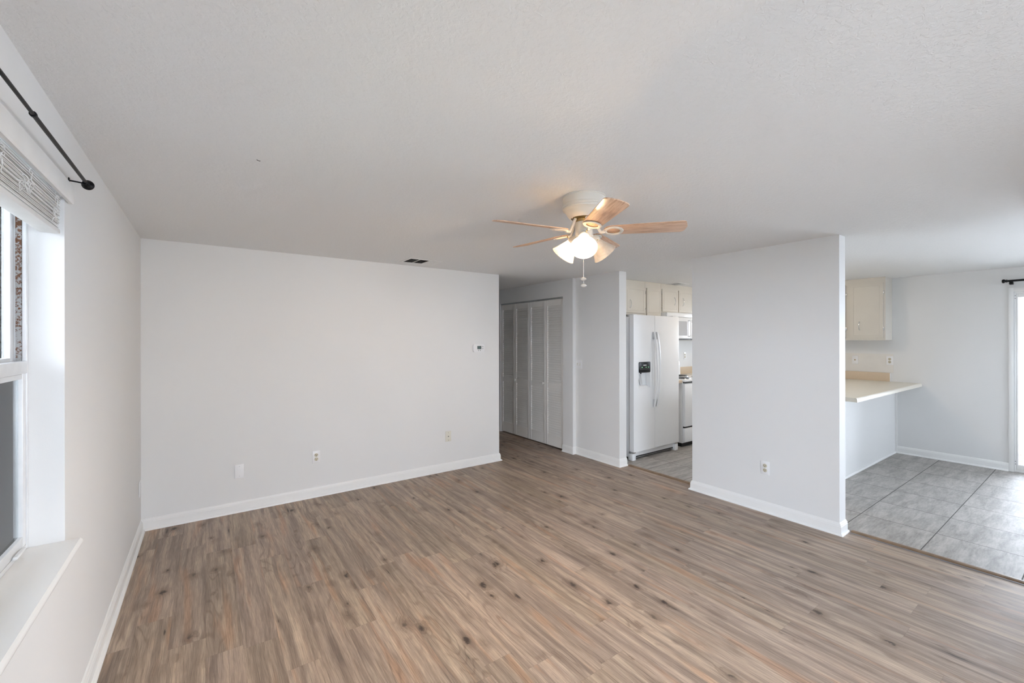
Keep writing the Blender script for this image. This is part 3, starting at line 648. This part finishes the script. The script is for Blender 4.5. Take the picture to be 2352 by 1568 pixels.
# ------------------------------------------------------------------ wall plates (local: x right, z up, front at -y)
def plate(name, label, cat, p, rz, w_, h_, kind, mat):
    r = thing(name, label, cat, p, rz); a, b = w_/2, h_/2
    MB().box(-a, a, -0.006, -0.0006, -b, b, bev=0.003).build('cover_plate', mat, r)
    scr = []
    if kind == 'duplex':
        for z in (0.0195, -0.0195):
            k = MB().lathe([(0.0165, 0.0), (0.0165, 0.0022), (0.0155, 0.0028)], (0, -0.006, z), (0, -1, 0), 28).build('receptacle', M['almond'], r)
            s = MB().box(-0.0078, -0.0048, -0.0093, -0.0086, z-0.001, z+0.0085).box(0.0048, 0.0078, -0.0093, -0.0086, z, z+0.0080)
            s.lathe([(0.0030, 0.0), (0.0030, 0.0007)], (0, -0.0086, z-0.0075), (0, -1, 0), 12); s.build('slot', M['slot'], k, False)
        scr = [(0, 0, M['trim'])]
    elif kind == 'blank': scr = [(0, 0.042, M['fridge_grey']), (0, -0.042, M['fridge_grey'])]
    elif kind == 'cable':
        MB().lathe([(0.006, 0), (0.006, 0.004), (0.004, 0.004), (0.004, 0.008), (0.001, 0.008)], (0, -0.006, 0), (0, -1, 0), 16).build('jack', M['grey'], r)
        scr = [(0, 0.042, M['grey']), (0, -0.042, M['grey'])]
    elif kind == 'toggle2':
        for x in (-0.023, 0.023):
            k = MB().box(x-0.006, x+0.006, -0.0075, -0.0062, -0.013, 0.013).build('toggle_frame', M['almond'], r, False)
            MB().prism([(-0.0075, -0.006), (-0.0075, 0.004), (-0.018, 0.010), (-0.0185, 0.004)], (x-0.0035, 0, 0), (0, 1, 0), (0, 0, 1), (1, 0, 0), 0.007).build('toggle', M['plate'], k)
        scr = [(-0.023, 0.031, M['trim']), (-0.023, -0.031, M['trim']), (0.023, 0.031, M['trim']), (0.023, -0.031, M['trim'])]
    elif kind == 'phone':
        MB().box(-0.008, 0.008, -0.0085, -0.0062, -0.008, 0.006).lathe([(0.0045, 0), (0.0045, 0.004)], (0, -0.0085, -0.001), (0, -1, 0), 14).build('jack', M['brass'], r)
        scr = [(0, 0.042, M['trim']), (0, -0.042, M['trim'])]
    for x, z, mm in scr:
        MB().lathe([(0.0032, 0), (0.0028, 0.0012)], (x, -0.006, z), (0, -1, 0), 12).build('screw', mm, r)
    return r
NX = -PI/2                                              # faces -X
plate('blank_plate', 'white blank cover plate low on the far wall, left of the outlet', 'wall plate', (0.226, YA, 0.351), 0, 0.070, 0.118, 'blank', M['plate'])
plate('wall_outlet', 'white duplex outlet low on the far wall', 'outlet', (0.842, YA, 0.376), 0, 0.070, 0.115, 'duplex', M['plate'])
plate('cable_plate', 'ivory cable jack plate low on the far wall, near the hallway', 'wall plate', (2.231, YA, 0.388), 0, 0.070, 0.118, 'cable', M['ivory'])
plate('wall_outlet', 'white duplex outlet low on the free-standing partition', 'outlet', (XP, 1.757, 0.380), NX, 0.070, 0.115, 'duplex', M['plate'])
plate('light_switch', 'white double toggle switch plate beside the closet', 'light switch', (XP, 4.026, 1.166), NX, 0.114, 0.114, 'toggle2', M['plate'])
plate('wall_outlet', 'white duplex outlet on the right wall beyond the counter end', 'outlet', (XR-0.0034, 1.742, 1.199), NX, 0.070, 0.115, 'duplex', M['plate'])
plate('phone_plate', 'white phone jack plate under the upper cabinet on the right wall', 'wall plate', (XR-0.0034, 2.114, 1.196), NX, 0.070, 0.115, 'phone', M['plate'])
plate('wall_outlet', 'white duplex outlet above the stove-side counter in the kitchen', 'outlet', (6.335, YK, 1.215), 0, 0.070, 0.115, 'duplex', M['plate'])
plate('blank_plate', 'white cover plate low on the left wall, next to the corner', 'wall plate', (XL, 4.29, 0.36), PI/2, 0.070, 0.115, 'blank', M['plate'])
# thermostat
th = thing('thermostat', 'white digital thermostat on the far wall near the hallway', 'thermostat', (2.627, YA, 1.383))
def rounded(w_, h_, r_, bulge=0.0, n=6):
    p = []
    for cx, cz, a0 in ((w_-r_, h_-r_, 0), (-w_+r_, h_-r_, PI/2), (-w_+r_, -h_+r_, PI), (w_-r_, -h_+r_, 1.5*PI)):
        for k in range(n+1): a = a0+PI/2*k/n; p.append((cx+r_*math.cos(a), cz+r_*math.sin(a)))
    return p
MB().prism(rounded(0.076, 0.046, 0.016), (0, -0.0006, 0), (1, 0, 0), (0, 0, 1), (0, -1, 0), 0.027, bev=0.004).build('case', M['plate'], th)
box(-0.026, 0.028, -0.0288, -0.0277, -0.012, 0.025).build('screen_bezel', M['dark'], th, False)
box(-0.021, 0.021, -0.0296, -0.0289, -0.008, 0.021).build('display', M['lcd'], th, False)
for x, z in ((0.050, 0.017), (0.050, -0.006), (-0.012, -0.028), (0.014, -0.028)):
    MB().lathe([(0.0052, 0), (0.0045, 0.002)], (x, -0.0277, z), (0, -1, 0), 14).build('button', M['grey'], th)

# ------------------------------------------------------------------ kitchen cabinets (local: front at y=0 facing -y, x along, z up)
def door_slab(x0, x1, z0, z1, th_=0.018):
    b = MB(); b.box(x0, x1, -th_, -0.0005, z0, z1)
    b.bm.faces.ensure_lookup_table(); f = min(b.bm.faces, key=lambda q: q.calc_center_median().y)
    wmin = min(x1-x0, z1-z0); ins = min(0.045, wmin*0.16)
    for t_, dp in ((ins, 0.0), (0.0018, -0.0022), (0.0022, 0.0), (0.0018, 0.0022)):
        bmesh.ops.inset_region(b.bm, faces=[f], thickness=t_, depth=dp)
    return b
def pull_handle(par, x, zc, L=0.104):
    b = MB(); y0 = -0.0185; h = L/2
    pts = [(x, y0-0.004-0.018*math.cos(PI/2*s)**0.6 if abs(s) < 1 else y0-0.004, zc+h*s) for s in [-1+2*i/14 for i in range(15)]]
    b.tube(pts, [0.0052]+[0.0042]*13+[0.0052], 10)
    for z in (zc-h, zc+h): b.lathe([(0.0075, 0), (0.0065, 0.006), (0.004, 0.008)], (x, y0, z), (0, -1, 0), 14)
    b.build('handle', M['chrome'], par)
def cabinet(name, label, p, rz, width, depth, z0, z1, doors, group=None, toe=0.0):
    """doors: (x0, x1, z0, z1, handle side or None, handle z)"""
    r = thing(name, label, 'cabinet', p, rz, group)
    b = MB().box(0.0005, width-0.0005, 0, depth-0.001, z0+toe, z1)
    if toe: b.box(0.001, width-0.001, 0.06, depth-0.001, z0, z0+toe)
    b.build('body', M['cabinet'], r, False)
    for x0, x1, a, c, hs, hz in doors:
        d = door_slab(x0, x1, a, c).build('door', M['cabinet'], r, False)
        if hs:
            pull_handle(d, x0+0.095 if hs == 'L' else x1-0.095, hz)
            hx = x1 if hs == 'L' else x0
            for z in (a+(c-a)*0.17, c-(c-a)*0.17):
                s = 1 if hs == 'L' else -1
                MB().box(min(hx, hx+s*0.012), max(hx, hx+s*0.012), -0.0155, -0.0006, z-0.021, z+0.021, bev=0.0015).build('hinge', M['chrome'], d)
    return r
YC = 3.77
cabinet('upper_cabinet', 'beige wall cabinet above the refrigerator', (4.045, YC, 0), 0, 0.875, YK-YC, 1.815, H-0.001, [(0.02, 0.432, 1.838, 2.185, 'R', 1.955), (0.445, 0.855, 1.838, 2.185, 'L', 1.955)])
cabinet('upper_cabinet', 'narrow tall beige wall cabinet right of the refrigerator cabinet', (4.9215, YC, 0), 0, 0.352, YK-YC, 1.80, H-0.001, [(0.022, 0.330, 1.815, 2.19, None, 0)])
cabinet('upper_cabinet', 'beige wall cabinet above the microwave', (5.2745, YC, 0), 0, 0.786, YK-YC, 1.865, H-0.001, [(0.015, 0.388, 1.880, 2.20, 'R', 2.035), (0.412, 0.770, 1.880, 2.20, 'L', 2.035)])
cabinet('upper_cabinet', 'beige wall cabinet right of the microwave', (6.0615, YC, 0), 0, 0.9, YK-YC, 1.47, H-0.001, [(0.02, 0.43, 1.49, 2.19, 'L', 1.6), (0.45, 0.88, 1.49, 2.19, 'L', 1.6)])
# right wall cabinet: local x runs towards the camera (world -y)
cabinet('upper_cabinet', 'beige wall cabinet on the right wall above the breakfast counter', (XR-0.281, 2.56, 0), NX, 0.842, 0.281, 1.468, H-0.001, [(0.03, 0.425, 1.495, 2.205, 'L', 1.655), (0.482, 0.820, 1.495, 2.205, 'L', 1.655)])

# base units and worktop
cabinet('base_cabinet', 'narrow base unit between refrigerator and stove', (5.158, 3.54, 0), 0, 0.155, 0.538, 0.001, 0.883, [(0.008, 0.147, 0.13, 0.86, None, 0)], None, 0.09)
cabinet('base_cabinet', 'base unit right of the stove', (6.09, 3.475, 0), 0, 0.62, 0.604, 0.001, 0.883, [(0.02, 0.315, 0.13, 0.70, 'R', 0.62), (0.325, 0.60, 0.13, 0.70, 'L', 0.62), (0.02, 0.60, 0.72, 0.86, None, 0)], None, 0.09)
cabinet('base_cabinet', 'run of base units along the right wall under the worktop', (6.74, 3.46, 0), NX, 1.655, 0.603, 0.001, 0.883, [(0.02, 0.40, 0.13, 0.86, 'R', 0.78), (0.42, 0.82, 0.13, 0.86, 'L', 0.78), (0.84, 1.23, 0.13, 0.86, 'R', 0.78), (1.25, 1.63, 0.13, 0.86, 'L', 0.78)], None, 0.09)
ct = thing('worktop', 'cream laminate breakfast counter running back along the right wall', 'countertop', (XR, 1.43, 0.884))
poly = [(5.020-XR, 0.012), (-0.001, 0.012), (-0.001, YK-1.43-0.001), (6.09-XR, YK-1.43-0.001), (6.09-XR, 3.455-1.43), (6.71-XR, 3.455-1.43), (6.71-XR, 2.05-1.43), (5.020-XR, 2.05-1.43)]
MB().prism(poly, (0, 0, 0.0005), (1, 0, 0), (0, 1, 0), (0, 0, 1), 0.0395).build('counter_slab', M['counter'], ct, False)
MB().prism([(0.0, 0.0005), (0.0, 0.024), (0.003, 0.033), (0.009, 0.039), (0.0118, 0.040), (0.0118, 0.0005)], (5.020-XR, 0, 0), (0, 1, 0), (0, 0, 1), (1, 0, 0), XR-5.020-0.001).build('rolled_edge', M['counter'], ct)
MB().prism([(-0.020, 0.0405), (-0.020, 0.146), (-0.017, 0.152), (-0.002, 0.1535), (-0.002, 0.0405)], (0, 1.739-1.43, 0), (1, 0, 0), (0, 0, 1), (0, 1, 0), YK-1.739-0.001-0.02).build('backsplash', M['splash'], ct)
MB().box(6.09-XR, -0.0205, YK-1.43-0.020, YK-1.43-0.002, 0.0405, 0.1535, bev=0.003).build('backsplash', M['splash'], ct)
MB().box(-0.0205, -0.0005, 1.7385-1.43-0.004, 1.7385-1.43, 0.0405, 0.1535, bev=0.001).build('splash_end', M['plate'], ct)
struct(box(XR-0.0035, XR-0.0003, 1.705, YK-0.001, 1.039, 1.285).build('trim_6', M['panel'], smooth=False), 'cream painted strip of wall between backsplash and upper cabinet', 'trim')
wf = MB().box(5.157, 5.315, 3.455, YK-0.001, 0.8845, 0.924, bev=0.006).build('worktop', M['splash']); tag(wf, 'small strip of beige worktop between refrigerator and stove', 'countertop')

# ------------------------------------------------------------------ refrigerator
fr = thing('refrigerator', 'white side-by-side refrigerator with ice and water dispenser', 'refrigerator', (4.225, 3.40, 0))
WF, SX = 0.925, 0.403
box(0.004, WF-0.004, 0.082, 0.655, 0.035, 1.765, bev=0.006).build('body', M['fridge'], fr)
box(0.02, WF-0.02, 0.07, 0.081, 0.12, 1.76).build('gasket', M['fridge_grey'], fr)
LZ0, LZ1 = 0.110, 1.784
DX0, DX1, DZA, DZB, DZC = 0.088, 0.308, 0.880, 1.074, 1.205
# freezer door built around the dispenser recess
b = MB()
b.box(0.0, DX0, 0, 0.07, LZ0, LZ1).box(DX1, SX-0.003, 0, 0.07, LZ0, LZ1).box(DX0, DX1, 0, 0.07, LZ0, DZA).box(DX0, DX1, 0, 0.07, DZB, LZ1).box(DX0, DX1, 0.055, 0.07, DZA, DZB)
bmesh.ops.remove_doubles(b.bm, verts=b.bm.verts, dist=1e-5)
dl = b.build('freezer_door', M['fridge'], fr, False)
dr_ = box(SX+0.003, WF, 0, 0.07, LZ0, LZ1, bev=0.008, seg=3).build('fridge_door', M['fridge'], fr)
MB().tube([(0.0, 0.004, LZ0+0.004), (0.0, 0.004, LZ1-0.004)], 0.0042, 10).build('edge_trim', M['fridge'], dl)
MB().prism(rounded(0.111, 0.066, 0.012), (0.198, -0.0006, 1.139), (1, 0, 0), (0, 0, 1), (0, -1, 0), 0.006, bev=0.002).build('control_panel', M['dark'], dl)
box(0.170, 0.230, -0.0074, -0.0068, 1.159, 1.169).build('nameplate', M['mark'], dl, False)
for x in (0.146, 0.222, 0.272): MB().lathe([(0.0045, 0), (0.0045, 0.001)], (x, -0.0067, 1.138), (0, -1, 0), 12).build('indicator', M['led'], dl)
b = MB()
for i in range(7): b.box(0.115+i*0.026, 0.130+i*0.026, -0.0074, -0.0068, 1.113, 1.118)
b.build('button_marks', M['grey'], dl, False)
MB().lathe([(0.010, 0), (0.008, 0.018), (0.004, 0.022)], (0.165, 0.028, DZB), (0, 0, -1), 14).build('spout', M['dark'], dl)
MB().prism([(0.0, 0.0), (0.06, 0.0), (0.085, -0.125), (0.045, -0.135)], (0.125, 0.045, 1.045), (1, 0, 0), (0, 0, 1), (0, -1, 0), 0.006, bev=0.002).build('paddle', M['fridge_grey'], dl)
MB().prism([(0.001, 0), (0.054, 0), (0.054, 0.03), (0.001, 0.004)], (DX0+0.001, 0, DZA+0.0005), (0, 1, 0), (0, 0, 1), (1, 0, 0), DX1-DX0-0.002).build('drip_tray', M['fridge'], dl)
def bow(x, par):
    n = 22; A = []; b = MB()
    for i in range(n+1):
        s = -1+2*i/n; z = 1.105+0.47*s; y = -0.012-0.046*(1-abs(s)**2.4)
        A.append([b.bm.verts.new((x+dx, y+dy, z)) for dx, dy in ((-0.013, 0.0), (-0.010, -0.010), (0.0, -0.014), (0.010, -0.010), (0.013, 0.0), (0.0, 0.006))])
    for P, Q in zip(A, A[1:]):
        for j in range(6): b.bm.faces.new((P[j], P[(j+1) % 6], Q[(j+1) % 6], Q[j]))
    b.bm.faces.new(A[0]); b.bm.faces.new(A[-1])
    h = b.build('handle', M['fridge'], par)
    for z in (1.105-0.425, 1.105+0.425): box(x-0.012, x+0.012, -0.018, -0.0006, z-0.047, z+0.047, bev=0.003).build('handle_mount', M['fridge_grey'], par)
bow(SX-0.026, dl); bow(SX+0.028, dr_)
b = MB().box(0.03, WF-0.03, 0.055, 0.075, 0.020, 0.104, bev=0.004)
b.build('kick_panel', M['fridge'], fr)
box(0.09, WF-0.06, 0.0535, 0.0548, 0.026, 0.042).build('grille_slot', M['dark'], fr, False)
box(0.16, 0.27, 0.052, 0.0548, 0.050, 0.092, bev=0.001).build('access_cover', M['fridge'], fr)
for x in (0.0, WF-0.055):
    MB().box(x, x+0.055, 0.020, 0.08, 0.088, 0.106, bev=0.002).build('hinge_bracket', M['chrome'], fr)
    MB().box(x, x+0.062, 0.022, 0.09, 0.001, 0.085, bev=0.004).build('roller_cover', M['fridge'], fr)
for x in (0.02, WF-0.09): MB().box(x, x+0.07, 0.03, 0.12, LZ1-0.018, LZ1+0.010, bev=0.004).build('hinge_cap', M['fridge_grey'], fr)

# ------------------------------------------------------------------ stove and microwave
sv = thing('stove', 'white electric stove partly hidden behind the partition', 'stove', (5.318, 3.42, 0))
WS = 0.765
box(0.002, WS-0.002, 0.045, 0.645, 0.055, 0.897, bev=0.003).build('body', M['fridge'], sv)
box(0.02, WS-0.02, 0.07, 0.64, 0.001, 0.054).build('toe_base', M['dark'], sv, False)
MB().box(0.0, WS, 0.0, 0.65, 0.899, 0.926, bev=0.007, seg=3).build('cooktop', M['fridge'], sv)
box(0.02, WS-0.02, 0.022, 0.046, 0.880, 0.898).build('vent_gap', M['dark'], sv, False)
od = MB().box(0.008, WS-0.008, 0.004, 0.044, 0.285, 0.872, bev=0.006).build('oven_door', M['fridge'], sv)
box(0.25, WS-0.12, 0.002, 0.0036, 0.42, 0.70).build('oven_window', M['dark'], od, False)
b = MB().tube([(0.235, -0.035, 0.825), (WS-0.07, -0.035, 0.825)], 0.011, 14)
for x in (0.25, WS-0.085): b.tube([(x, 0.005, 0.825), (x, -0.035, 0.825)], 0.009, 10)
b.build('handle', M['fridge'], od)
MB().box(0.008, WS-0.008, 0.006, 0.044, 0.075, 0.262, bev=0.006).build('storage_drawer', M['fridge'], sv)
box(0.02, WS-0.02, 0.02, 0.046, 0.264, 0.283).build('drawer_gap', M['dark'], sv, False)
bg = MB().prism([(0.57, 0.9265), (0.65, 0.9265), (0.65, 1.165), (0.615, 1.165), (0.585, 1.13), (0.575, 1.03)], (0.0, 0, 0), (0, 1, 0), (0, 0, 1), (1, 0, 0), WS, bev=0.006).build('backguard', M['fridge'], sv)
for x in (0.10, 0.20, WS-0.20, WS-0.10):
    MB().lathe([(0.020, 0), (0.018, 0.016), (0.010, 0.018)], (x, 0.5805, 1.08), (0, -1, 0.12), 20).build('control_knob', M['fridge'], bg)
box(0.30, 0.46, 0.570, 0.5735, 1.05, 1.10).build('clock', M['dark'], bg, False)
for x, y, r_ in ((0.20, 0.17, 0.10), (0.56, 0.17, 0.08), (0.20, 0.43, 0.08), (0.56, 0.43, 0.10)):
    bp = MB().lathe([(r_+0.012, 0.0), (r_+0.010, 0.003), (r_-0.01, 0.0015)], (x, y, 0.9265), (0, 0, 1), 36).build('drip_pan', M['chrome'], sv)
    pts = [(x+(0.018+(r_-0.022)*t/60)*math.cos(t*0.42), y+(0.018+(r_-0.022)*t/60)*math.sin(t*0.42), 0.936) for t in range(61)]
    MB().tube(pts, 0.0045, 6).build('coil', M['dark'], bp)
mw = thing('microwave', 'white over-the-range microwave with dark underside', 'microwave', (5.2785, 3.665, 1.476))
WM, HM = 0.778, 0.387
box(0.001, WM-0.001, 0.03, YK-3.665-0.001, 0.014, HM, bev=0.003).build('body', M['fridge'], mw)
box(0.004, WM-0.004, 0.012, YK-3.665-0.004, 0.0, 0.0135).build('underside', M['dark'], mw, False)
md = MB().box(0.0, 0.565, 0.0, 0.028, 0.016, HM-0.062, bev=0.006).build('door', M['fridge'], mw)
MB().prism(rounded(0.215, 0.105, 0.015), (0.262, -0.0006, 0.165), (1, 0, 0), (0, 0, 1), (0, -1, 0), 0.002).build('door_window', plain('microwave_window', (0.55, 0.57, 0.60), 0.08, 0.6), md)
b = MB().tube([(0.522, 0.0, 0.045), (0.522, -0.03, 0.060), (0.522, -0.034, 0.165), (0.522, -0.03, 0.272), (0.522, 0.0, 0.287)], 0.010, 12); b.build('handle', M['fridge'], md)
box(0.497, 0.507, -0.002, -0.0006, 0.05, 0.285).build('handle_recess', M['grey'], md, False)
cp = MB().box(0.568, WM, 0.0, 0.028, 0.016, HM-0.062, bev=0.006).build('control_panel', M['fridge'], mw)
box(0.595, 0.735, -0.002, -0.0006, 0.25, 0.295).build('display', M['grey'], cp, False)
b = MB()
for i in range(4):
    for j in range(3): b.box(0.600+j*0.047, 0.637+j*0.047, -0.0016, -0.0006, 0.06+i*0.044, 0.092+i*0.044)
b.build('keypad', M['mark'], cp, False)
b = MB().box(0.0, WM, 0.004, 0.028, HM-0.058, HM, bev=0.004)
b.build('vent_grille', M['fridge'], mw)

# kitchen window blind, half open
kb = thing('window_blind', 'white open slat blind on the kitchen window beside the wall cabinets', 'blind', (XR+0.03, (KY0+KY1)/2, KZ0))
b = MB()
for i in range(20):
    z = 0.03+i*0.041; b.prism([(-0.02, -0.007), (-0.02, -0.0045), (0.02, 0.007), (0.02, 0.0045)], (0, -kh+0.01, z), (1, 0, 0), (0, 0, 1), (0, 1, 0), 2*kh-0.02)
b.build('slats', M['blind'], kb, False)
box(-0.022, 0.022, -kh+0.008, kh-0.008, kz-0.036, kz-0.002, bev=0.002).build('head_rail', M['blind'], kb)
